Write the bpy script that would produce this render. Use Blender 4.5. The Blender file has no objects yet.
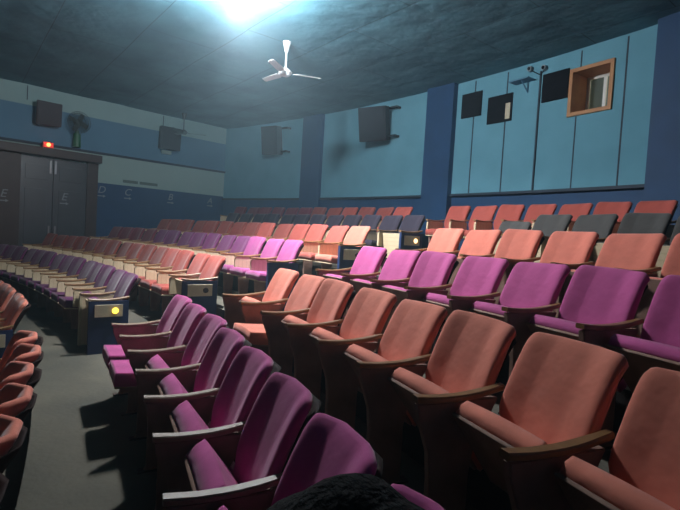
import bpy, bmesh, math, random
from mathutils import Vector, Matrix
random.seed(7)
S = bpy.context.scene
COL = S.collection
PI = math.pi

# ------------------------------------------------------------------ camera, world, light, exposure
F_PX, PITCH, ROLL, PSI = 484.432, .0405, .0593, .8963
cd = bpy.data.cameras.new('camera'); cam = bpy.data.objects.new('camera', cd); COL.objects.link(cam)
s_, c_ = math.sin(PSI), math.cos(PSI)
fwd = Vector((-s_*math.cos(PITCH), c_*math.cos(PITCH), -math.sin(PITCH)))
r0 = Vector((c_, s_, 0)); u0 = r0.cross(fwd)
rt = r0*math.cos(ROLL) + u0*math.sin(ROLL); up = -r0*math.sin(ROLL) + u0*math.cos(ROLL)
M = Matrix((rt, up, -fwd)).transposed().to_4x4()
cam.matrix_world = M
cd.sensor_width = 36; cd.sensor_fit = 'HORIZONTAL'; cd.lens = 36*F_PX/680; cd.clip_start = .05
S.camera = cam
w = bpy.data.worlds.new('world'); S.world = w; w.use_nodes = True
w.node_tree.nodes['Background'].inputs[0].default_value = (.10, .16, .22, 1)
w.node_tree.nodes['Background'].inputs[1].default_value = .02
S.view_settings.view_transform = 'Standard'; S.view_settings.look = 'None'
S.view_settings.exposure = .08; S.view_settings.gamma = 1; S.view_settings.use_curve_mapping = False
LAMP = Vector((-6.0, 2.86, 2.93)); BULB = 1900; FLOOD = 4700
S.cycles.max_bounces = 6; S.cycles.diffuse_bounces = 4; S.cycles.sample_clamp_indirect = 4

GLARE_HAZE = .009
# ------------------------------------------------------------------ hall geometry (metres, camera lens at the origin)
CX, CY = -6.9928, -20.2797
RR = {0: 20.92, 1: 22.0714, 2: 23.0218, 3: 24.0116, 4: 24.9825, 5: 26.0908, 6: 27.2412}
ZT = {0: -.99, 1: -.652, 2: -.3729, 3: -.1087, 4: .15, 5: .3901, 6: .6327}      # top of the seat backs
NN = {0: 1.95, 1: 2.4256, 2: 2.7087, 3: 2.8984, 4: 3.1306, 5: 2.2486, 6: 1.3757} # near block starts here along the arc
NF = {0: .48, 1: .8006, 2: 1.2592, 3: 1.6125, 4: 1.8607, 5: 1.9141, 6: .4906}    # far block ends here
SP = .53
BH = .92
CEIL = 3.22; RW = 28.3
def floor_z(k): return ZT[k]-BH
def arc(R, a, z, base=None):
    th = a/(base or R)
    return Vector((CX+R*math.sin(th), CY+R*math.cos(th), z))

# ------------------------------------------------------------------ materials
def mat(name, col, rough=.8, spec=.3, metal=0, noise=None, bump=None, emit=None, stripes=None, vary=0, sheen=0, transmission=0):
    m = bpy.data.materials.new(name); m.use_nodes = True
    nt = m.node_tree; b = nt.nodes['Principled BSDF']
    b.inputs['Base Color'].default_value = (*col, 1); b.inputs['Roughness'].default_value = rough
    b.inputs['Specular IOR Level'].default_value = spec; b.inputs['Metallic'].default_value = metal
    if sheen:
        b.inputs['Sheen Weight'].default_value = sheen; b.inputs['Sheen Roughness'].default_value = .4
    if transmission: b.inputs['Transmission Weight'].default_value = transmission
    if emit:
        b.inputs['Emission Color'].default_value = (*emit[0], 1); b.inputs['Emission Strength'].default_value = emit[1]
    tc = nt.nodes.new('ShaderNodeTexCoord')
    src = None
    def mixc(fac, a, c2):
        mx = nt.nodes.new('ShaderNodeMix'); mx.data_type = 'RGBA'
        nt.links.new(fac, mx.inputs['Factor'])
        if hasattr(a, 'links'): nt.links.new(a, mx.inputs['A'])
        else: mx.inputs['A'].default_value = (*a, 1)
        mx.inputs['B'].default_value = (*c2, 1)
        return mx.outputs['Result']
    cur = col
    if noise:                                        # (scale, amount, second colour)
        n = nt.nodes.new('ShaderNodeTexNoise'); n.inputs['Scale'].default_value = noise[0]; n.inputs['Detail'].default_value = 5
        nt.links.new(tc.outputs['Object'], n.inputs['Vector'])
        r = nt.nodes.new('ShaderNodeMapRange'); r.inputs['From Min'].default_value = .35; r.inputs['From Max'].default_value = .68
        r.inputs['To Max'].default_value = noise[1]; nt.links.new(n.outputs['Fac'], r.inputs['Value'])
        cur = mixc(r.outputs['Result'], cur, noise[2])
    if stripes:                                      # (axis, scale, colour)
        wv = nt.nodes.new('ShaderNodeTexWave'); wv.bands_direction = stripes[0]; wv.inputs['Scale'].default_value = stripes[1]
        nt.links.new(tc.outputs['Object'], wv.inputs['Vector'])
        r = nt.nodes.new('ShaderNodeMapRange'); r.inputs['From Min'].default_value = .75; r.inputs['From Max'].default_value = 1
        r.inputs['To Max'].default_value = .7; nt.links.new(wv.outputs['Fac'], r.inputs['Value'])
        cur = mixc(r.outputs['Result'], cur, stripes[2])
    if cur is not col:
        out = cur
        if vary:
            oi = nt.nodes.new('ShaderNodeObjectInfo'); hs = nt.nodes.new('ShaderNodeHueSaturation')
            r = nt.nodes.new('ShaderNodeMapRange'); r.inputs['To Min'].default_value = 1-vary; r.inputs['To Max'].default_value = 1+vary
            nt.links.new(oi.outputs['Random'], r.inputs['Value']); nt.links.new(r.outputs['Result'], hs.inputs['Value'])
            nt.links.new(cur, hs.inputs['Color']); out = hs.outputs['Color']
        nt.links.new(out, b.inputs['Base Color'])
    if bump:                                         # (scale, strength)
        n = nt.nodes.new('ShaderNodeTexNoise'); n.inputs['Scale'].default_value = bump[0]; n.inputs['Detail'].default_value = 3
        nt.links.new(tc.outputs['Object'], n.inputs['Vector'])
        bp = nt.nodes.new('ShaderNodeBump'); bp.inputs['Strength'].default_value = bump[1]; bp.inputs['Distance'].default_value = .03
        nt.links.new(n.outputs['Fac'], bp.inputs['Height']); nt.links.new(bp.outputs['Normal'], b.inputs['Normal'])
    return m
def fabric(name, c, dark=.72):
    return mat(name, c, .85, .15, noise=(5, .75, tuple(x*dark for x in c)), bump=(6, .32), vary=.10, sheen=.25)
MT = {
 'purple': fabric('purple velvet', (.53, .095, .29)),
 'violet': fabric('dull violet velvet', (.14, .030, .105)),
 'salmon': fabric('salmon velvet', (.78, .245, .17)),
 'dim_purple': fabric('plum velvet', (.30, .065, .19)),  # purple darkened in the colour to offset strong lamp light on these seats
 'dim_salmon': fabric('coral velvet', (.52, .155, .11)),  # salmon darkened likewise, weaker light put into the seat colour
 'peach': fabric('peach velvet', (.72, .21, .15)),
 'red': fabric('brick red velvet', (.38, .080, .062)),
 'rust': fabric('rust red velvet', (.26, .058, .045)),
 'grey': fabric('grey canvas', (.07, .066, .064)),
 'navy': fabric('charcoal navy velvet', (.028, .022, .036)),
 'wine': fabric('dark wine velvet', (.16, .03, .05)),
 'brown': mat('dark brown plywood', (.055, .028, .022), .6, .3, noise=(9, .6, (.03, .016, .013)), bump=(20, .1)),
 'shellbrown': mat('dark shell of moulded board', (.030, .015, .013), .8, .12, noise=(9, .5, (.02, .011, .01))),
 'board': mat('dusty brown board', (.32, .19, .145), .75, .25, noise=(6, .7, (.19, .11, .082)), bump=(15, .2)),
 'cream': mat('cream painted board', (.62, .50, .33), .6, .3, noise=(5, .5, (.48, .37, .23)), stripes=('Y', 5, (.52, .41, .26))),
 'creamplain': mat('cream painted upright', (.55, .47, .30), .6, .3, noise=(8, .4, (.40, .33, .2))),
 'arm': mat('varnished arm wood', (.27, .14, .055), .35, .5, noise=(14, .6, (.16, .08, .03))),
 'armpale': mat('worn pale arm wood', (.28, .18, .11), .5, .5, noise=(14, .5, (.24, .15, .09))),
 'endblue': mat('navy painted end panel', (.022, .042, .12), .5, .4, noise=(7, .5, (.015, .02, .05))),
 'plate': mat('light plate', (.60, .53, .38), .5, .4, noise=(10, .3, (.3, .26, .18))),
 'hole': mat('unlit lamp glass', (.03, .015, .015), .2, .5),
 'lit': mat('lit yellow lamp', (.9, .6, .05), .3, .5, emit=((1, .62, .06), 3.2)),
 'litw': mat('lit warm lamp', (.9, .6, .3), .3, .5, emit=((1, .62, .28), 3.0)),
 'litr': mat('lit red lamp', (.9, .3, .1), .3, .5, emit=((1, .22, .05), 4.5)),
 'redcase': mat('red lamp case', (.5, .05, .03), .4, .5),
 'concrete': mat('worn concrete floor', (.115, .104, .080), .85, .2, noise=(1.6, .8, (.062, .06, .05)), bump=(25, .15)),
 'riser': mat('dark riser', (.035, .03, .03), .9, .2, noise=(4, .5, (.02, .018, .018))),
 'ceiling': mat('teal stained ceiling board', (.10, .24, .30), .8, .25, noise=(1.2, .8, (.06, .15, .195)), bump=(3.5, .8)),
 'teal': mat('light teal acoustic board', (.145, .36, .46), .8, .25, noise=(2.2, .55, (.11, .29, .375)), bump=(18, .12)),
 'blue': mat('deep blue wall paint', (.017, .062, .155), .6, .3, noise=(2.5, .6, (.013, .046, .11))),
 'tealstrip': mat('pale teal paint', (.30, .46, .46), .7, .25, noise=(2, .4, (.24, .39, .40))),
 'sideteal': mat('blue teal paint', (.10, .23, .35), .7, .25, noise=(2, .4, (.085, .19, .29))),
 'palegreen': mat('pale grey green paint', (.32, .45, .43), .7, .25, noise=(2, .4, (.27, .39, .38))),
 'darktrim': mat('dark batten', (.02, .03, .05), .6, .3),
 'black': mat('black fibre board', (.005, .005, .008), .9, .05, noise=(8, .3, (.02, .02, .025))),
 'spk': mat('dark speaker cloth', (.028, .026, .034), .9, .1, noise=(30, .4, (.018, .018, .022))),
 'spkbrown': mat('dusty brown speaker cloth', (.075, .06, .065), .9, .1, noise=(30, .4, (.055, .045, .05))),
 'metal': mat('grey steel', (.25, .25, .26), .4, .5, metal=.7),
 'white': mat('white enamel', (.72, .74, .72), .35, .5),
 'offwhite': mat('faded white paint', (.25, .29, .31), .8, .2),
 'wornink': mat('faded dark ink', (.12, .17, .16), .9, .1),
 'woodframe': mat('orange wood frame', (.50, .24, .10), .55, .35, noise=(7, .5, (.36, .16, .07))),
 'door': mat('dark grey steel door', (.050, .055, .065), .38, .5, noise=(3, .6, (.035, .038, .045)), bump=(6, .08)),
 'doorbrown': mat('brown door frame', (.055, .032, .027), .5, .35, noise=(5, .5, (.03, .018, .016))),
 'green': mat('green plastic', (.02, .13, .06), .45, .5),
 'darkfan': mat('dusty dark fan metal', (.05, .07, .07), .6, .3),
 'glass': mat('projection port glass', (.5, .62, .62), .05, .5, transmission=.9),
 'backroom': mat('projection room wall', (.35, .42, .40), .8, .2),
 'bulb': mat('lit white lamp tube', (1, 1, 1), .3, .5, emit=((.88, .95, 1), BULB)),
 'flood': mat('lit floodlight face', (1, 1, 1), .3, .5, emit=((.93, .97, 1), FLOOD)),
 'jacket': mat('black fleece', (.012, .012, .013), .95, .1, noise=(25, .6, (.03, .03, .03)), bump=(40, .8)),
}

def seams(m, bw, bh, col):
    nt = m.node_tree; b = nt.nodes['Principled BSDF']; old = b.inputs['Base Color'].links[0].from_socket
    br = nt.nodes.new('ShaderNodeTexBrick'); br.offset = .5; br.inputs['Scale'].default_value = 1
    br.inputs['Brick Width'].default_value = bw; br.inputs['Row Height'].default_value = bh
    br.inputs['Mortar Size'].default_value = .007; br.inputs['Mortar Smooth'].default_value = .3
    tc = nt.nodes.new('ShaderNodeTexCoord'); nt.links.new(tc.outputs['Object'], br.inputs['Vector'])
    mx = nt.nodes.new('ShaderNodeMix'); mx.data_type = 'RGBA'; nt.links.new(br.outputs['Fac'], mx.inputs['Factor'])
    nt.links.new(old, mx.inputs['A']); mx.inputs['B'].default_value = (*col, 1); nt.links.new(mx.outputs['Result'], b.inputs['Base Color'])
seams(MT['ceiling'], 2.44, 1.22, (.035, .065, .08))
# ------------------------------------------------------------------ mesh helpers
def box(bm, x0, x1, y0, y1, z0, z1, bev=0):
    g = bmesh.new()
    vs = [g.verts.new((x, y, z)) for z in (z0, z1) for x, y in ((x0, y0), (x1, y0), (x1, y1), (x0, y1))]
    for f in ((3, 2, 1, 0), (4, 5, 6, 7), (0, 1, 5, 4), (1, 2, 6, 5), (2, 3, 7, 6), (3, 0, 4, 7)): g.faces.new([vs[i] for i in f])
    if bev: bmesh.ops.bevel(g, geom=g.edges[:], offset=bev, segments=2, affect='EDGES', profile=.6)
    join(bm, g); return bm
def join(bm, g, M=None):
    me = bpy.data.meshes.new('t')
    if M is not None: g.transform(M)
    g.to_mesh(me); g.free(); bm.from_mesh(me); bpy.data.meshes.remove(me)
def cyl(bm, p, q, r, r2=None, n=16):
    p, q = Vector(p), Vector(q); g = bmesh.new()
    bmesh.ops.create_cone(g, cap_ends=True, segments=n, radius1=r, radius2=r if r2 is None else r2, depth=(q-p).length)
    Mx = Matrix.Translation((p+q)/2) @ (q-p).to_track_quat('Z', 'Y').to_matrix().to_4x4()
    join(bm, g, Mx); return bm
def prism(bm, pts, x0, x1, bev=0):                    # outline in y,z swept along x
    g = bmesh.new()
    a = [g.verts.new((x0, y, z)) for y, z in pts]; b = [g.verts.new((x1, y, z)) for y, z in pts]
    g.faces.new(a[::-1]); g.faces.new(b)
    for i in range(len(pts)):
        j = (i+1) % len(pts); g.faces.new((a[i], a[j], b[j], b[i]))
    bmesh.ops.recalc_face_normals(g, faces=g.faces)
    if bev: bmesh.ops.bevel(g, geom=g.edges[:], offset=bev, segments=2, affect='EDGES')
    join(bm, g); return bm
def pillow(bm, f, T, nu=18, nv=14, pw=6, lo=0.0):     # closed padded sheet around the mid surface f(u,v), u in -1..1, v in 0..1
    def P(i, j, side):
        u = math.sin((i/nu-.5)*PI*.98)/math.sin(.49*PI); vv = math.sin((j/nv-.5)*PI*.98)/math.sin(.49*PI)
        v = vv*.5+.5; e = 1e-3
        p = f(u, v); du = f(min(u+e, 1), v)-f(max(u-e, -1), v); dv = f(u, min(v+e, 1))-f(u, max(v-e, 0))
        n = du.cross(dv).normalized()
        t = T/2*((1-abs(u)**pw)**.5*(1-abs(vv)**pw)**.5*(1-lo)+lo if max(abs(u), abs(vv)) < .9999 else 0)
        return p+n*t*side
    g = bmesh.new()
    fr = [[g.verts.new(P(i, j, 1)) for j in range(nv+1)] for i in range(nu+1)]
    bk = [[fr[i][j] if i in (0, nu) or j in (0, nv) else g.verts.new(P(i, j, -1)) for j in range(nv+1)] for i in range(nu+1)]
    for i in range(nu):
        for j in range(nv):
            for q, o in ((fr, 1), (bk, -1)):
                vs = [q[i][j], q[i+1][j], q[i+1][j+1], q[i][j+1]]
                try: g.faces.new(vs if o == 1 else vs[::-1])
                except ValueError: pass
    bmesh.ops.recalc_face_normals(g, faces=g.faces)
    join(bm, g); return bm
def ngon(bm, pts):
    bm.faces.new([bm.verts.new(p) for p in pts]); return bm
def mesh(name, bm, m, smooth=False, auto=False):
    me = bpy.data.meshes.new(name); bm.to_mesh(me); bm.free(); me.materials.append(MT[m])
    if smooth:
        for p in me.polygons: p.use_smooth = True
    return me
def obj(name, me, parent=None, loc=None):
    o = bpy.data.objects.new(name, me); COL.objects.link(o)
    if parent: o.parent = parent
    if loc is not None: o.location = loc
    return o
def mk(name, bm, m, parent=None, smooth=False): return obj(name, mesh(name, bm, m, smooth), parent)
def tag(o, label, cat, group=None):
    o['label'] = label; o['category'] = cat
    if group: o['group'] = group
    return o
def struct(name, bm, m, smooth=False):
    o = mk(name, bm, m, None, smooth); o['kind'] = 'structure'; return o
def thing(name, label, cat, loc=(0, 0, 0), rz=0, group=None):
    o = bpy.data.objects.new(name, None); COL.objects.link(o); o.location = loc; o.rotation_euler = (0, 0, rz); o.empty_display_size = .1
    return tag(o, label, cat, group)

# ------------------------------------------------------------------ the setting
XL, XR = -17.5, 2.2
def a_range(R, n=60):
    a0 = math.asin((-15.6-CX)/R); a1 = math.asin((1.3-CX)/R)
    return [a0+(a1-a0)*i/n for i in range(n+1)]
levels = {k: floor_z(k) for k in range(0, 7)}
levels[-1] = levels[0]-.28; levels[-2] = levels[-1]-.28; levels[-3] = levels[-2]-.28
rad = dict(RR); rad[-1] = RR[0]-1; rad[-2] = RR[0]-2; rad[-3] = RR[0]-3; rad[-4] = 5.0
OFF = -.02
bm = bmesh.new(); rs = bmesh.new()
for k in range(-3, 7):
    ra = rad[k-1]+OFF if k > -3 else 5.0
    rb = (rad[k]+OFF) if k < 6 else RW+.5
    if k == 1: ra = 20.95
    if k == 0: rb = 20.95
    z = levels[k]
    A = a_range(max(rb, 18))
    for i in range(len(A)-1):
        t0, t1 = A[i], A[i+1]
        def q(R, t, zz): return (CX+R*math.sin(t), CY+R*math.cos(t), zz)
        ngon(bm, [q(ra, t0, z), q(ra, t1, z), q(rb, t1, z), q(rb, t0, z)])
        if k > -3:
            ngon(rs, [q(ra, t0, levels[k-1]), q(ra, t1, levels[k-1]), q(ra, t1, z), q(ra, t0, z)])
struct('floor', bm, 'concrete'); struct('trim_1', rs, 'riser')

# ceiling: sagging boards, each with its own slight warp
bm = bmesh.new()
nx, ny = 150, 200
x0, x1, y0, y1 = -16.5, 1.4, -16.5, 9.6
from mathutils import noise as mn
def warp(x, y):
    px, py = x/1.22, y/.61
    fx, fy = px-math.floor(px), py-math.floor(py)
    h = mn.noise(Vector((math.floor(px)*3.1, math.floor(py)*7.3, 0)))
    h2 = mn.noise(Vector((math.floor(px)*5.7, math.floor(py)*2.3, 9)))
    return .006*h + .009*h2*(fx-.5)*2 - .016*(.5+.5*h)*math.sin(fx*PI)*math.sin(fy*PI) + .02*mn.noise(Vector((x*.7, y*.7, 3)))
G = [[bm.verts.new((x0+(x1-x0)*i/nx, y0+(y1-y0)*j/ny, CEIL+.02+warp(x0+(x1-x0)*i/nx, y0+(y1-y0)*j/ny))) for j in range(ny+1)] for i in range(nx+1)]
for i in range(nx):
    for j in range(ny): bm.faces.new((G[i][j], G[i][j+1], G[i+1][j+1], G[i+1][j]))
struct('ceiling', bm, 'ceiling')

# back wall, a shallow curve
def curved(bm, R0, R1, a0, a1, z0, z1, n=12):         # curved slab between two radii (a measured at RW)
    for i in range(n):
        t0, t1 = (a0+(a1-a0)*i/n)/RW, (a0+(a1-a0)*(i+1)/n)/RW
        q = lambda R, t, z: (CX+R*math.sin(t), CY+R*math.cos(t), z)
        ngon(bm, [q(R0, t0, z0), q(R0, t1, z0), q(R0, t1, z1), q(R0, t0, z1)])
        ngon(bm, [q(R0, t0, z0), q(R1, t0, z0), q(R1, t1, z0), q(R0, t1, z0)])
        ngon(bm, [q(R0, t0, z1), q(R0, t1, z1), q(R1, t1, z1), q(R1, t0, z1)])
        if i == 0: ngon(bm, [q(R0, t0, z0), q(R0, t0, z1), q(R1, t0, z1), q(R1, t0, z0)])
        if i == n-1: ngon(bm, [q(R0, t1, z0), q(R1, t1, z0), q(R1, t1, z1), q(R0, t1, z1)])
    return bm
struct('wall_back', curved(bmesh.new(), RW+.02, RW+.25, -9.0, 9.5, -.6, .96, 40), 'blue')
# openings of the projection ports in the teal boards
PORT = {'p4': (2.97, 3.64, 2.19, 2.90)}
bm = bmesh.new()
for a0, a1 in ((-8.7, -4.5), (-3.74, -.2), (.52, 2.97), (3.64, 4.4)): curved(bm, RW, RW+.25, a0, a1, .96, 3.3, 10)
curved(bm, RW, RW+.25, 2.97, 3.64, .96, 2.19, 3); curved(bm, RW, RW+.25, 2.97, 3.64, 2.90, 3.3, 3)
struct('wall_back_upper', bm, 'teal')
bm = bmesh.new()
for a0, a1 in ((-8.6, -4.5), (-3.74, -.2), (.52, 4.32)): curved(bm, RW-.045, RW+.02, a0, a1, .935, .985, 8)
struct('trim_2', bm, 'darktrim')
bm = bmesh.new()
for a in (.96, 1.7, 3.84): curved(bm, RW-.006, RW+.01, a-.012, a+.012, .99, 3.2, 1)
curved(bm, RW-.006, RW+.01, 3.08, 3.10, .99, 2.15, 1); curved(bm, RW-.006, RW+.01, 3.10, 3.12, 2.93, 3.2, 1)
struct('trim_3', bm, 'darktrim')
for n, (a0, a1, d) in enumerate(((-4.50, -3.74, .10), (-.20, .52, .13), (4.32, 4.85, .15))):
    struct('trim_%d' % (n+4), curved(bmesh.new(), RW-d, RW+.02, a0, a1, -.5, 3.3, 3), 'blue')
# dark side exit recess beyond the last pilaster
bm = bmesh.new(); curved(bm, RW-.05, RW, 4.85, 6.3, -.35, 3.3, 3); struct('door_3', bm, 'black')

# side wall with its painted bands
WA = Vector((-14.21, .78, 0)); WT = Vector((-.11575, .99328, 0)); WN = Vector((.99328, .11575, 0))
def wloc(s, n=0, z=0): return WA+WT*s+WN*n+Vector((0, 0, z))
WRZ = math.atan2(WT.y, WT.x)-PI/2                      # local +y runs along the wall to the rear, +x into the room
def wbox(bm, s0, s1, n0, n1, z0, z1, bev=0):
    g = bmesh.new(); box(g, n0, n1, s0, s1, z0, z1, bev)
    join(bm, g, Matrix.Translation(WA) @ Matrix.Rotation(WRZ, 4, 'Z')); return bm
struct('wall_left', wbox(bmesh.new(), -18, 6.75, -.2, 0, -3.2, 1.04), 'blue')
struct('wall_left_band', wbox(bmesh.new(), -18, 6.75, -.2, .004, 1.04, 1.84), 'palegreen')
struct('wall_left_upper', wbox(bmesh.new(), -18, 6.75, -.2, .004, 1.84, 2.74), 'sideteal')
struct('wall_left_frieze', wbox(bmesh.new(), -18, 6.75, -.2, .004, 2.74, 3.3), 'tealstrip')
bm = wbox(bmesh.new(), -5, 6.4, .004, .045, 1.80, 1.86); struct('trim_7', bm, 'darktrim')
bm = bmesh.new(); box(bm, 1.25, 1.4, -16.5, 9, -3.2, 3.3); struct('wall_right', bm, 'blue')
bm = bmesh.new(); box(bm, -16.5, 1.4, -15.2, -15, -3.2, 3.3); struct('wall_front', bm, 'blue')

# ------------------------------------------------------------------ seats
def back_mid(u, v, top=.92, y_top=.045, w0=.226, w_low=.165, off=0.0, bend=.075, bot=.43):
    r = min(1, v/.40); wv = w_low+(w0-w_low)*(r*r*(3-2*r))
    h = (top-bot)
    au = abs(u)
    zt = bot+h*v
    corner = .034*max(0, (au-.84)/.16)**2*max(0, (v-.6)/.4)
    low = .06*max(0, (au-.6)/.4)**2*max(0, (.3-v)/.3)
    y = -.165+(.165+y_top)*v - .035*math.sin(v*PI)*.5 + .012*max(0, (v-.82)/.18)**2
    b = (max(0, au-.38)**2+.003)**.5-.055
    y -= bend*max(0, b)/.565*(.6+.4*v)
    return Vector((wv*u, y+off, zt-corner+low))
MESH = {}
def cached(key, fn):
    if key not in MESH: MESH[key] = fn()
    return MESH[key]
def me_back(color, v=0):
    def fn():
        bend = (.034, .024, .044, .13, .055)[v]; tp = (.92, .915, .925, .92, .92)[v]; sk = (.0, .006, -.006, 0, 0)[v]
        bm = pillow(bmesh.new(), lambda u, q: back_mid(u, q, top=tp+sk*u, bend=bend), .055, 24, 18, 16, .25)
        return mesh('backrest', bm, color, True)
    return cached(('back', color, v), fn)
def me_shell():
    return cached('shell', lambda: mesh('back_shell', pillow(bmesh.new(), lambda u, v: back_mid(u*.97, v, top=.87, off=.040), .022, 14, 8, 10), 'shellbrown', True))
def cushion_f(L=.42, W=.225):                          # lies along -y from the hinge at the origin
    return lambda u, v: Vector((W*u*(1-.06*v), -L*v, .008*math.cos(u*PI/2)))
def me_cushion(color):
    return cached(('cush', color), lambda: mesh('cushion', pillow(bmesh.new(), cushion_f(), .105, 16, 16, 24, .88), color, True))
def me_board(kind):
    def fn():
        bm = bmesh.new(); box(bm, -.212, .212, -.412, -.02, -.064, -.048, .004); return mesh('seat_board', bm, kind)
    return cached(('sboard', kind), fn)
def me_arm(kind):
    def fn():
        bm = bmesh.new(); g = bmesh.new(); n = 14; w = .026; rows = []
        for i in range(n+1):
            t = i/n; y = -.535+.45*t; z = .638+.010*max(0, (.25-t)/.25)+.030*max(0, (t-.45)/.55)**1.6
            ww = w*(1.0-.25*max(0, (t-.7)/.3)); h = .026
            pr = [(-ww, z-h/2+.005), (-ww, z+h/2-.006), (-ww+.007, z+h/2), (ww-.007, z+h/2), (ww, z+h/2-.006), (ww, z-h/2+.005), (ww-.006, z-h/2), (-ww+.006, z-h/2)]
            rows.append([g.verts.new((a, y, b)) for a, b in pr])
        for i in range(n):
            for j in range(8): g.faces.new((rows[i][j], rows[i+1][j], rows[i+1][(j+1) % 8], rows[i][(j+1) % 8]))
        g.faces.new(rows[0]); g.faces.new(rows[-1][::-1])
        bmesh.ops.recalc_face_normals(g, faces=g.faces); join(bm, g)
        return mesh('armrest', bm, kind)
    return cached(('arm', kind), fn)
def me_side(kind):
    def fn():
        bm = bmesh.new()
        if kind == 'near':
            pts = [(-.525, .627), (-.518, .57), (-.49, .50), (-.462, .42), (-.45, .30), (-.45, .03), (-.47, .0), (-.23, .0), (-.25, .03), (-.25, .30), (-.23, .42), (-.17, .52), (-.115, .627)]
            prism(bm, pts, -.018, .018, .004); return mesh('side_panel', bm, 'board')
        if kind == 'farfull': pts = [(-.52, .627), (-.52, .0), (-.40, .0), (-.39, .25), (-.34, .36), (-.25, .42), (-.14, .46), (-.13, .627)]
        else: pts = [(-.50, .627), (-.525, .60), (-.525, .40), (-.13, .40), (-.13, .627)]
        prism(bm, pts, -.020, .020, .003); return mesh('side_panel', bm, 'cream')
    return cached(('side', kind), fn)
def me_end(kind):
    def fn():
        bm = bmesh.new()
        if kind == 'far':
            pts = [(-.53, .627), (-.53, 0), (-.09, 0), (-.09, .627)]
            prism(bm, pts, -.02, .03, .004); return mesh('end_panel', bm, 'endblue')
        pts = [(-.53, .627), (-.50, .5), (-.49, 0), (-.14, 0), (-.12, .627)]
        prism(bm, pts, -.02, .02, .004); return mesh('end_panel', bm, 'board')
    return cached(('end', kind), fn)
def me_simple(key, m, fn2): return cached(key, lambda: mesh(key, fn2(bmesh.new()), m))
me_front = lambda: me_simple('front_post', 'creamplain', lambda bm: box(bm, -.024, .024, -.545, -.515, 0, .625, .004))
me_leg = lambda: me_simple('leg', 'board', lambda bm: prism(bm, [(-.46, .40), (-.43, 0), (-.30, 0), (-.28, .40)], -.016, .016, .003))
me_plate = lambda: me_simple('lamp_plate', 'plate', lambda bm: box(bm, .03, .042, -.47, -.16, .44, .585, .003))
def me_lamp(kind): return cached(('lamp', kind), lambda: mesh('aisle_lamp', cyl(bmesh.new(), (.040, -.245, .512), (.056, -.245, .512), .036, .030, 20), kind))
me_foot = lambda: me_simple('foot_plate', 'brown', lambda bm: box(bm, -.03, .03, -.50, -.20, 0, .012, .003))

ORD = ['first', 'second', 'third', 'fourth', 'fifth', 'sixth', 'seventh', 'eighth', 'ninth', 'tenth', 'eleventh', 'twelfth', 'thirteenth', 'fourteenth', 'fifteenth', 'sixteenth', 'seventeenth', 'eighteenth']
def seat(block, k, i, color, pose, label, group, arm='arm', end=None, lamp=None, last=False, side_style='near', vr=None, drop=0):
    R = RR[k]
    a = (NN[k]+SP*(i+.5)) if block == 'N' else (NF[k]-SP*(i+.5))
    p = arc(R, a, floor_z(k)); th = a/R
    t = thing('theatre_seat', label, 'seat', p, -th, group)
    v = (i*7+k*3) % 3 if vr is None else vr
    jig = random.Random(k*100+i+(50 if block == 'F' else 0))
    b = obj('backrest', me_back(color, v), t, (0, 0, -drop)); b.rotation_euler = (jig.uniform(-.02, .02), 0, jig.uniform(-.015, .015))
    obj('back_shell', me_shell(), t, (0, 0, -drop))
    c = obj('seat_cushion', me_cushion(color), t); bd = obj('seat_board', me_board('board' if side_style == 'near' else 'cream'), t)
    if pose == 'down':
        for o in (c, bd): o.location = (0, -.19, .405); o.rotation_euler = (math.radians(-4), 0, 0)
    else:
        ang = {'up': 53, 'mid': 49, 'steep': 80}[pose]+jig.uniform(-2, 2)
        for o in (c, bd): o.location = (0, -.120 if k == 1 else -.10, .275 if k == 1 else .285) if pose != 'steep' else (0, -.345, .20); o.rotation_euler = (math.radians(-ang), 0, 0)
    if pose != 'down' and k != 1: c.scale = (1, 1, .74); bd.location.z += .010; bd.location.y += .006
    sg = -1 if block == 'N' else 1                      # gangway side
    x = sg*SP/2
    obj('armrest', me_arm(arm), t, (x, 0, 0))
    if end:
        e = obj('end_panel', me_end(end), t, (x, 0, 0))
        if lamp:
            pl = obj('lamp_plate', me_plate(), e); obj('aisle_lamp', me_lamp(lamp), e)
            pl['label'] = 'cream plate of the aisle light'
    else:
        obj('side_panel', me_side(side_style), t, (x, 0, 0))
        if side_style == 'farfull': obj('front_post', me_front(), t, (x, 0, 0))
        elif side_style == 'far': obj('leg', me_leg(), t, (x, 0, 0))
        else: obj('foot_plate', me_foot(), t, (x, 0, 0))
    if last:
        if side_style == 'far': obj('leg', me_leg(), t, (-x, 0, 0))
        obj('armrest', me_arm(arm), t, (-x, 0, 0)); obj('side_panel', me_side(side_style), t, (-x, 0, 0))
    return t

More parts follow.
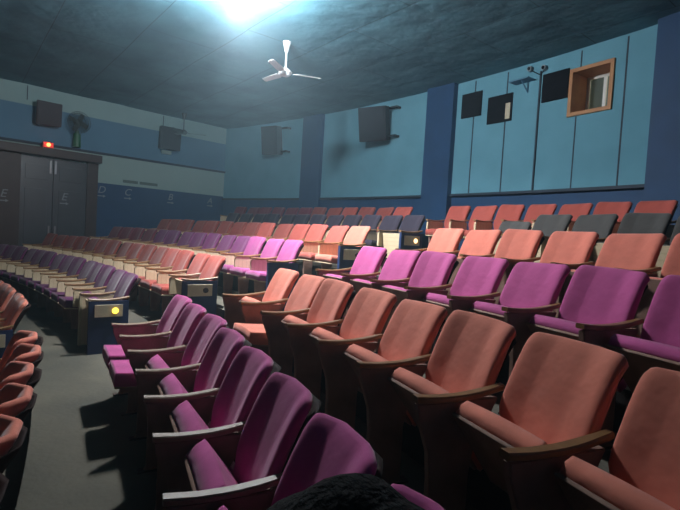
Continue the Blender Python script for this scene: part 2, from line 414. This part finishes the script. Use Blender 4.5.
cname = {'purple': 'purple', 'violet': 'dull violet', 'salmon': 'salmon', 'peach': 'peach orange', 'red': 'red', 'rust': 'rust red', 'grey': 'grey', 'navy': 'charcoal', 'wine': 'dark wine', 'dim_purple': 'dimmed purple', 'dim_salmon': 'dimmed salmon'}
near_rows = {0: ('salmon', 8, 'front row left of aisle'), 1: ('purple', 8, 'purple row beside aisle'), 2: ('salmon', 9, 'nearest salmon row'),
             3: ('purple', 9, 'second purple row'), 4: ('peach', 8, 'peach row'), 5: ('grey', 7, 'grey row'), 6: ('red', 7, 'red row below ports')}
for k, (c, n, rown) in near_rows.items():
    for i in range(n):
        if k == 5 and i < 2: continue
        pose = 'up'; col = c; drop = 0
        if k == 0: pose = 'down'
        if k == 1 and i in (0, 1): pose = 'down'
        if k == 2 and i == 1: pose = 'down'
        if k == 3 and i < 3: pose = 'steep'
        if k == 3 and i >= 3: pose = 'mid'
        if k >= 4: pose = 'steep'
        if k == 6: pose = 'down'
        if k == 5 and i == 2: drop = .09
        st = {'down': 'folded down', 'up': 'tipped up', 'mid': 'half tipped up', 'steep': 'shut upright'}[pose]
        if k == 5 and i == 2: st = 'backrest sagging'
        lab = '%s seat, %s, %s from gangway in %s' % (cname[c], st, ORD[i], rown)
        seat('N', k, i, col, pose, lab, 'seats of the '+rown, arm='armpale' if k == 1 else 'arm', end='near' if i == 0 and k in (2, 3) else None, last=(i == n-1), drop=drop, side_style='far' if k >= 5 else 'near', vr={0: 3, 1: 4}.get(k))

far_cols = {0: ['salmon']*5, 1: ['violet']*14,
            2: ['red', 'red', 'red', 'red']+['rust']*11, 3: ['dim_purple', 'dim_purple', 'dim_purple']+['violet']*7+['wine']*4,
            4: ['dim_salmon', 'red', 'red', 'red', 'rust', 'red']+['rust']*8, 5: ['navy']*12, 6: ['red', 'rust', 'rust', 'red', 'rust', 'rust']+['wine']*6}
far_name = {0: 'row at photo left edge', 1: 'row ending at yellow light', 2: 'row behind the yellow light row', 3: 'purple row',
            4: 'red row before charcoal row', 5: 'charcoal row', 6: 'backmost row'}
far_lamp = {0: 'hole', 1: 'lit', 2: 'hole', 3: None, 4: 'hole', 5: 'litw', 6: None}
for k, cols in far_cols.items():
    for i, c in enumerate(cols):
        pose = 'down'
        if k == 1 and i in (0, 1): pose = 'steep'
        if k == 2 and i == 0: pose = 'steep'
        if k == 5 and i != 1: pose = 'steep'
        st = {'down': 'bottom folded down', 'steep': 'bottom shut upright'}[pose]
        lab = '%s seat, %s from gangway in far %s' % (cname[c], ORD[i], far_name[k])
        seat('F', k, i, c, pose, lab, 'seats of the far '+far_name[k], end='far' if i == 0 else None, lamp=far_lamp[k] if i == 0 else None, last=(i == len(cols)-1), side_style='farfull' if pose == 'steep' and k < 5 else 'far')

# black fleece thrown over the nearest purple seat
p = arc(RR[1], NN[1]+SP*7.2, floor_z(1))
bm = pillow(bmesh.new(), lambda u, v: Vector((.25*u*(1-.15*abs(2*v-1)), -.46+.50*v+.05*math.sin(3*u), .555+.355*math.sin(v*2.2)*(1-.55*u*u)+.015*math.sin(9*u+4*v))), .10, 24, 20, 4)
o = mk('fleece_jacket', bm, 'jacket', None, True); o.location = p; o.rotation_euler = (0, 0, -(NN[1]+SP*7.2)/RR[1])
tag(o, 'black fleece jacket heaped over the nearest purple seat', 'jacket')

# ------------------------------------------------------------------ things on the back wall
def bthing(name, label, cat, a, z, group=None, n=0):   # local +y into the wall, +x to the right
    th = a/RW; R = RW-n
    return thing(name, label, cat, (CX+R*math.sin(th), CY+R*math.cos(th), z), -th, group)
def bflat(name, label, cat, a0, a1, z0, z1, m, skew=0, group=None, d=.03):
    t = bthing(name, label, cat, (a0+a1)/2, (z0+z1)/2, group); w = (a1-a0)/2; h = (z1-z0)/2
    bm = bmesh.new(); box(bm, -w, w, -d, .01, -h, h, .006); mk('board', bm, m, t); return t, w, h
t, w_, h_ = bflat('port_cover', 'small black square board on teal wall, leftmost beside the pilaster', 'panel', .66, 1.14, 2.50, 2.98, 'black', group='black boards on the teal wall')
t, w_, h_ = bflat('port_cover', 'black square board with a small pale slit at its lower right', 'panel', 1.30, 1.84, 2.29, 2.80, 'black', group='black boards on the teal wall')
bm = bmesh.new(); box(bm, w_-.13, w_-.03, -.034, -.028, -h_+.04, h_-.18, 0); mk('slit', bm, 'plate', t)
t, w_, h_ = bflat('port_cover', 'black square board touching the wood framed projection port', 'panel', 2.44, 2.92, 2.49, 2.97, 'black', group='black boards on the teal wall')
# wood framed projection port (a real opening with a deep reveal)
t = bthing('projection_port', 'orange wood framed projection window set deep in the teal wall', 'window', 3.305, 2.545)
W, H, D = .335, .355, .42
bm = bmesh.new()
for a, b, c, d in ((-W-.03, W+.03, H-.03, H+.03), (-W-.03, W+.03, -H-.03, -H+.03), (-W-.03, -W+.03, -H, H), (W-.03, W+.03, -H, H)): box(bm, a, b, -.035, .03, c, d, .004)
mk('frame', bm, 'woodframe', t)
bm = bmesh.new()
box(bm, -W, -W+.02, 0, D, -H, H); box(bm, W-.02, W, 0, D, -H, H); box(bm, -W, W, 0, D, H-.02, H); box(bm, -W, W, 0, D, -H, -H+.02)
rv = mk('reveal', bm, 'woodframe', t)
bm = bmesh.new()
for a, b, c, d in ((-W+.02, -W+.07, -H, H), (W-.07, W-.02, -H, H), (-W, W, -H+.02, -H+.06), (-W, W, H-.07, H-.02), (-.03, .02, -H, H)): box(bm, a, b, D-.03, D, c, d)
sh = mk('sash', bm, 'white', t)
bm = bmesh.new(); box(bm, -W+.02, W-.02, D-.018, D-.012, -H+.02, H-.02); mk('pane', bm, 'glass', sh)
bm = bmesh.new(); box(bm, -1.2, 1.2, D+.9, D+1.0, -1, 1); mk('room_wall', bm, 'backroom', t)
# its room light (the booth behind the glass has a warm lamp)
t2 = bthing('booth_lamp', 'warm lamp in the projection booth behind the framed port', 'lamp', 3.75, 2.75, n=-.75)
bm = bmesh.new(); bmesh.ops.create_uvsphere(bm, u_segments=16, v_segments=10, radius=.035); mk('bulb', bm, 'litw', t2, True)
L = bpy.data.lights.new('booth_light', 'POINT'); L.energy = 22; L.color = (1, .72, .48); L.shadow_soft_size = .04
lo = bpy.data.objects.new('booth_light', L); COL.objects.link(lo); lo.parent = t2; lo.location = (0, -.06, 0)
# bracket shelf, pair of small floodlights with cable
t = bthing('wall_bracket', 'small blue bracket shelf on the teal wall between black boards', 'bracket', 2.08, 2.93)
bm = bmesh.new(); box(bm, -.2, .2, -.22, 0, -.012, .012, .004); mk('shelf', bm, 'sideteal', t)
bm = bmesh.new(); cyl(bm, (.03, -.16, -.01), (.06, 0, -.2), .012); cyl(bm, (.06, -.01, -.2), (.06, -.01, 0), .012); mk('strut', bm, 'sideteal', t)
for a, z, lab in ((2.18, 3.13, 'small round wall fitting near ceiling above the bracket shelf'), (2.46, 3.08, 'small round wall fitting near ceiling above the middle black board')):
    t = bthing('round_fitting', lab, 'fitting', a, z, 'round fittings under the ceiling')
    bm = bmesh.new(); cyl(bm, (0, -.07, 0), (0, 0, 0), .045, .05); mk('body', bm, 'offwhite', t)
    bm = bmesh.new(); cyl(bm, (0, -.085, 0), (0, -.068, 0), .026); mk('lens', bm, 'black', t)
bm = bmesh.new(); curved(bm, RW-.025, RW, 2.372, 2.400, .985, 3.05, 1)
bm2 = bm; o = mk('cable_duct', bm2, 'darktrim', None); tag(o, 'thin dark cable duct running down the teal wall from the round fittings', 'cable')
bm = bmesh.new(); P1 = arc(RW-.02, 2.2, 3.10); P2 = arc(RW-.02, 2.385, 2.98); P3 = arc(RW-.02, 2.45, 3.06)
cyl(bm, P1, P2, .008, n=8); cyl(bm, P3, P2, .008, n=8); o = mk('cable', bm, 'black', None); tag(o, 'short dark cable loop between the two round fittings', 'cable')

def speaker(t, w, h, d, m, tilt, arms=True):
    g = bmesh.new(); pts = [(-w*.5, 0), (w*.5, 0), (w*.42, d), (-w*.42, d)]
    vs = [g.verts.new((x, -d+y, z)) for z in (-h/2, h/2) for x, y in pts]
    for f in ((3, 2, 1, 0), (4, 5, 6, 7), (0, 1, 5, 4), (1, 2, 6, 5), (2, 3, 7, 6), (3, 0, 4, 7)): g.faces.new([vs[i] for i in f])
    bmesh.ops.bevel(g, geom=g.edges[:], offset=.01, segments=2, affect='EDGES')
    b = mk('cabinet', g, m, t); b.rotation_euler = tilt; b.location = (0, -.12, 0)
    g = bmesh.new(); box(g, -w*.44, w*.44, -d-.008, -d+.004, -h*.44, h*.44, .004); gr = mk('grille', g, 'spk' if m == 'spk' else m, b)
    g = bmesh.new(); cyl(g, (0, -d-.010, -h*.12), (0, -d-.004, -h*.12), w*.3, n=24); cyl(g, (0, -d-.010, h*.28), (0, -d-.004, h*.28), w*.12, n=20); mk('driver_ring', g, m, b)
    g = bmesh.new()
    for z in (h*.42, -h*.42): box(g, -.03, w*.5+.22, -.16, -.13, z-.025, z+.025); box(g, w*.5+.18, w*.5+.22, -.16, 0, z-.025, z+.025)
    if arms: mk('mounting_arm', g, 'black', t)
    else: g.free(); g = bmesh.new(); box(g, -.1, .1, -.14, 0, -.05, .05, .005); mk('wall_bracket', g, 'black', t)
t = bthing('loudspeaker', 'large dark loudspeaker tilted on wall brackets right of the far pilaster', 'speaker', -1.66, 2.69)
speaker(t, .72, .78, .34, 'spk', (math.radians(12), 0, math.radians(16)))
t = bthing('loudspeaker', 'dark loudspeaker on the back wall left of the far pilaster', 'speaker', -5.6, 2.66)
speaker(t, .58, .80, .32, 'spk', (math.radians(8), 0, math.radians(10)))

# ------------------------------------------------------------------ things on the side wall
def sthing(name, label, cat, s, z, group=None, n=0):   # local -y points into the room
    p = wloc(s, n, z); return thing(name, label, cat, p, math.atan2(WT.y, WT.x), group)
t = sthing('loudspeaker', 'dusty brown loudspeaker on the side wall above the doors', 'speaker', .97, 2.58)
speaker(t, .56, .56, .22, 'spkbrown', (math.radians(4), 0, 0), False)
t = sthing('loudspeaker', 'dark loudspeaker on the side wall beside the small ceiling fan', 'speaker', 4.1, 2.54)
speaker(t, .62, .64, .26, 'spk', (math.radians(4), 0, 0), False)
bm = bmesh.new(); box(bm, -.12, .16, -.1, 0, -.44, -.34); mk('shelf_bracket', bm, 'palegreen', t)
for k, (s, w2, m) in enumerate(((.55, .02, 'darktrim'), (4.0, .02, 'darktrim'))):
    bm = wbox(bmesh.new(), s, s+w2, .004, .02, 2.86, 3.2); o = mk('cable', bm, m, None)
    tag(o, ['thin dark cable above the brown side wall speaker', 'thin dark cable above the dark side wall speaker'][k], 'cable')
# wall fan with green motor housing
t = sthing('wall_fan', 'dark caged wall fan on a green bracket above the door lintel', 'fan', 1.66, 1.88)
bm = bmesh.new(); cyl(bm, (0, -.15, .0), (0, -.15, .34), .10, .085); cyl(bm, (0, -.15, .34), (0, -.15, .42), .05); mk('green_base', bm, 'green', t)
bm = bmesh.new()
for r in (.08, .15, .22, .27):
    for q in range(24):
        a, b = q*PI/12, (q+1)*PI/12
        cyl(bm, (r*math.cos(a), -.30-.05*(1-r/.27), .62+r*math.sin(a)), (r*math.cos(b), -.30-.05*(1-r/.27), .62+r*math.sin(b)), .007, n=6)
for q in range(24):
    a = q*PI/12; cyl(bm, (.04*math.cos(a), -.35, .62+.04*math.sin(a)), (.27*math.cos(a), -.30, .62+.27*math.sin(a)), .004, n=6)
    cyl(bm, (.27*math.cos(a), -.30, .62+.27*math.sin(a)), (.05*math.cos(a), -.16, .62+.05*math.sin(a)), .004, n=6)
mk('cage', bm, 'darkfan', t)
bm = bmesh.new(); cyl(bm, (0, -.20, .62), (0, -.03, .62), .08, .06); cyl(bm, (0, -.15, .40), (0, -.12, .60), .02); mk('motor', bm, 'darkfan', t)
bm = bmesh.new()
for q in range(4):
    g = bmesh.new(); box(g, .03, .24, -.006, .006, -.06, .06, .003)
    join(bm, g, Matrix.Translation((0, -.25, .62)) @ Matrix.Rotation(q*PI/2+.4, 4, 'Y') @ Matrix.Rotation(.45, 4, 'X'))
mk('blades', bm, 'darkfan', t)
t = sthing('warning_lamp', 'small glowing red lamp on top of the door lintel', 'lamp', 1.0, 1.745, n=.16)
bm = bmesh.new(); box(bm, -.12, .12, -.06, .06, 0, .14, .015); mk('case', bm, 'redcase', t)
bm = bmesh.new(); cyl(bm, (0, -.085, .075), (0, -.055, .075), .042, .048, 20); mk('lens', bm, 'litr', t)
L = bpy.data.lights.new('warning_glow', 'POINT'); L.energy = 1.2; L.color = (1, .18, .05); L.shadow_soft_size = .03
lo = bpy.data.objects.new('warning_glow', L); COL.objects.link(lo); lo.parent = t; lo.location = (0, -.13, .08)

# doors: dark steel leaves between brown posts under a heavy lintel
ZB = floor_z(2)
def wobj(name, bm, m, parent=None):
    return mk(name, bm, m, parent)
d1 = struct('door_1', wbox(bmesh.new(), .45, 1.16, .03, .08, ZB, 1.5, .004), 'door')
h = mk('door_handle', wbox(bmesh.new(), 1.08, 1.11, .08, .12, -.45, -.2), 'metal', d1)
mk('door_panel', wbox(bmesh.new(), .55, 1.04, .08, .092, .95, 1.32, .006), 'door', d1)
mk('door_panel', wbox(bmesh.new(), .55, 1.04, .08, .092, -.9, .72, .006), 'door', d1)
d2 = struct('door_2', wbox(bmesh.new(), 1.17, 1.95, .03, .08, ZB, 1.5, .004), 'door')
mk('door_handle', wbox(bmesh.new(), 1.22, 1.25, .08, .12, -.45, -.2), 'metal', d2)
mk('door_panel', wbox(bmesh.new(), 1.30, 1.85, .08, .092, .95, 1.32, .006), 'door', d2)
mk('door_panel', wbox(bmesh.new(), 1.30, 1.85, .08, .092, -.9, .72, .006), 'door', d2)
for s in (1.07, 1.185): mk('door_streak', wbox(bmesh.new(), s, s+.05, .08, .105, 1.12, 1.45, .01), 'metal', d1 if s < 1.16 else d2)  # metal strips added to imitate light streaks reflected in the door leaves
bm = wbox(bmesh.new(), 1.95, 2.22, 0, .14, ZB, 1.55, .008); wbox(bm, -.1, .45, 0, .14, ZB, 1.55, .008); wbox(bm, -1.6, -1.3, 0, .14, ZB-.5, 1.55, .008)
struct('trim_8', bm, 'doorbrown')
struct('trim_9', wbox(bmesh.new(), -1.6, 2.26, 0, .30, 1.53, 1.735, .02), 'doorbrown')
struct('door_4', wbox(bmesh.new(), -1.3, -.1, .03, .08, ZB-.5, 1.5, .004), 'door')

# painted row letters with their arrows
def letter(ch, s, z, size, n, label):
    cu = bpy.data.curves.new('t', 'FONT'); cu.body = ch; cu.size = size; cu.extrude = .002; cu.align_x = 'CENTER'; cu.offset = 0.0; cu.shear = .25
    tmp = bpy.data.objects.new('t', cu); COL.objects.link(tmp); bpy.context.view_layer.update()
    me = bpy.data.meshes.new_from_object(tmp); COL.objects.unlink(tmp); bpy.data.objects.remove(tmp)
    me.materials.clear(); me.materials.append(MT['offwhite'])
    t = sthing('row_letter', label, 'letter', s, z, 'row letters on the side wall', n)
    o = obj('letter', me, t); o.rotation_euler = (PI/2, 0, 0)
    bm = bmesh.new(); box(bm, -.09, .05, -.003, .001, -.095, -.07); ngon(bm, [(.05, -.002, -.12), (.12, -.002, -.083), (.05, -.002, -.045)]); mk('arrow', bm, 'offwhite', t)
    return t
letter('A', 5.66, .78, .25, .003, 'white painted letter A with arrow, nearest the wall corner')
letter('B', 4.33, .76, .27, .003, 'white painted letter B with arrow on blue side wall')
letter('C', 3.06, .77, .27, .003, 'white painted letter C with arrow on blue side wall')
letter('D', 2.36, .77, .27, .003, 'white painted letter D with arrow beside the door post')
letter('E', 1.42, .48, .27, .094, 'white painted letter E with arrow on the dark door leaf')
letter('E', .10, .44, .27, .145, 'white painted letter E on the brown post at the photo edge')
for s0, s1, lab in ((2.92, 3.34, 'worn dark stencil patch above letter C, shorter left one'), (3.39, 3.92, 'worn dark stencil patch above letter C, longer right one')):
    bm = wbox(bmesh.new(), s0, s1, .004, .008, 1.12, 1.20); o = mk('worn_stencil', bm, 'wornink', None); tag(o, lab, 'marking', 'worn stencils on the pale band')

# ------------------------------------------------------------------ ceiling fans and lamp
def ceiling_fan(label, x, y, drop, rot, m, blade_m):
    t = thing('ceiling_fan', label, 'fan', (x, y, CEIL), rot)
    bm = bmesh.new(); cyl(bm, (0, 0, -.17), (0, 0, .0), .03, .07, 24); mk('canopy', bm, m, t)
    bm = bmesh.new(); cyl(bm, (0, 0, -drop+.06), (0, 0, -.1), .015); mk('rod', bm, m, t)
    bm = bmesh.new(); cyl(bm, (0, 0, -drop+.02), (0, 0, -drop+.09), .12, .04, 24); cyl(bm, (0, 0, -drop-.04), (0, 0, -drop+.02), .07, .12, 24); mk('motor', bm, m, t)
    for q in range(3):
        g = bmesh.new(); prof = [(.13, .03), (.2, .065), (.60, .05), (.62, .03)]
        vs = []
        for sgn in (1, -1):
            for r, hw in prof: vs.append((r, hw*sgn, sgn*.012))
        top = [g.verts.new(v) for v in vs[:4]]; bot = [g.verts.new(v) for v in vs[4:]]
        for i in range(3): g.faces.new((top[i], top[i+1], bot[i+1], bot[i]))
        ex = bmesh.ops.extrude_face_region(g, geom=g.faces[:])
        for v in [e for e in ex['geom'] if isinstance(e, bmesh.types.BMVert)]: v.co.z += .006
        bmesh.ops.recalc_face_normals(g, faces=g.faces)
        b = mk('blade', g, blade_m, t); b.location = (0, 0, -drop); b.rotation_euler = (0, 0, q*2*PI/3)
    return t
ceiling_fan('white ceiling fan on a rod beside the bright lamp', -7.22, 4.35, .53, math.radians(66), 'white', 'white')
ceiling_fan('dim ceiling fan near the side wall behind the dark speaker', -13.9, 5.1, .55, math.radians(70), 'darkfan', 'darkfan')

t = thing('ceiling_lamp', 'blazing white lamp hanging from the ceiling at the top edge', 'lamp', (LAMP.x, LAMP.y, CEIL))
bm = bmesh.new(); cyl(bm, (0, 0, -.12), (0, 0, 0), .04, .055, 20); cyl(bm, (0, 0, -.2), (0, 0, -.12), .05, .04, 20); mk('holder', bm, 'white', t)
bm = bmesh.new(); bmesh.ops.create_uvsphere(bm, u_segments=20, v_segments=14, radius=.085)
for v in bm.verts: v.co.z = v.co.z*1.15-.29
mk('bulb', bm, 'bulb', t, True)
t = thing('added_flood', 'added square flood steering light over the seats, beside the white lamp', 'lamp', (LAMP.x+.16, LAMP.y-.13, CEIL))  # added hooded flood, aimed and shaped to steer light over the seats
bm = bmesh.new(); box(bm, -.02, .02, -.02, .02, -.12, 0); mk('bracket', bm, 'metal', t)
bm = bmesh.new(); box(bm, -.14, .14, -.11, .11, 0, .05, .008)
box(bm, -.14, -.128, -.11, .11, -.145, 0); box(bm, .128, .14, -.11, .11, -.145, 0); box(bm, -.128, .128, -.11, -.098, -.145, 0); box(bm, -.128, .128, .098, .11, -.145, 0); hs = mk('housing', bm, 'black', t); hs.location = (0, 0, -.13)  # hood walls added to narrow the beam
hs.rotation_mode = 'QUATERNION'; hs.rotation_quaternion = Vector((.07, .32, -.94)).to_track_quat('-Z', 'Y')
bm = bmesh.new(); box(bm, -.125, .125, -.09, .09, -.008, -.001); mk('lit_face', bm, 'flood', hs)
# thin volume added to imitate lens glare round the lamp
if GLARE_HAZE:
    m = bpy.data.materials.new('glare veil'); m.use_nodes = True; nt = m.node_tree; nt.nodes.remove(nt.nodes['Principled BSDF'])
    v = nt.nodes.new('ShaderNodeVolumeScatter'); v.inputs['Density'].default_value = GLARE_HAZE; v.inputs['Anisotropy'].default_value = .62
    v.inputs['Color'].default_value = (.60, .86, 1, 1)
    nt.links.new(v.outputs['Volume'], nt.nodes['Material Output'].inputs['Volume'])
    MT['glare_haze'] = m
    bm = box(bmesh.new(), -16.6, 1.24, -14.9, 9.4, -3.3, 3.19); o = mk('glare_haze', bm, 'glare_haze'); o['kind'] = 'structure'
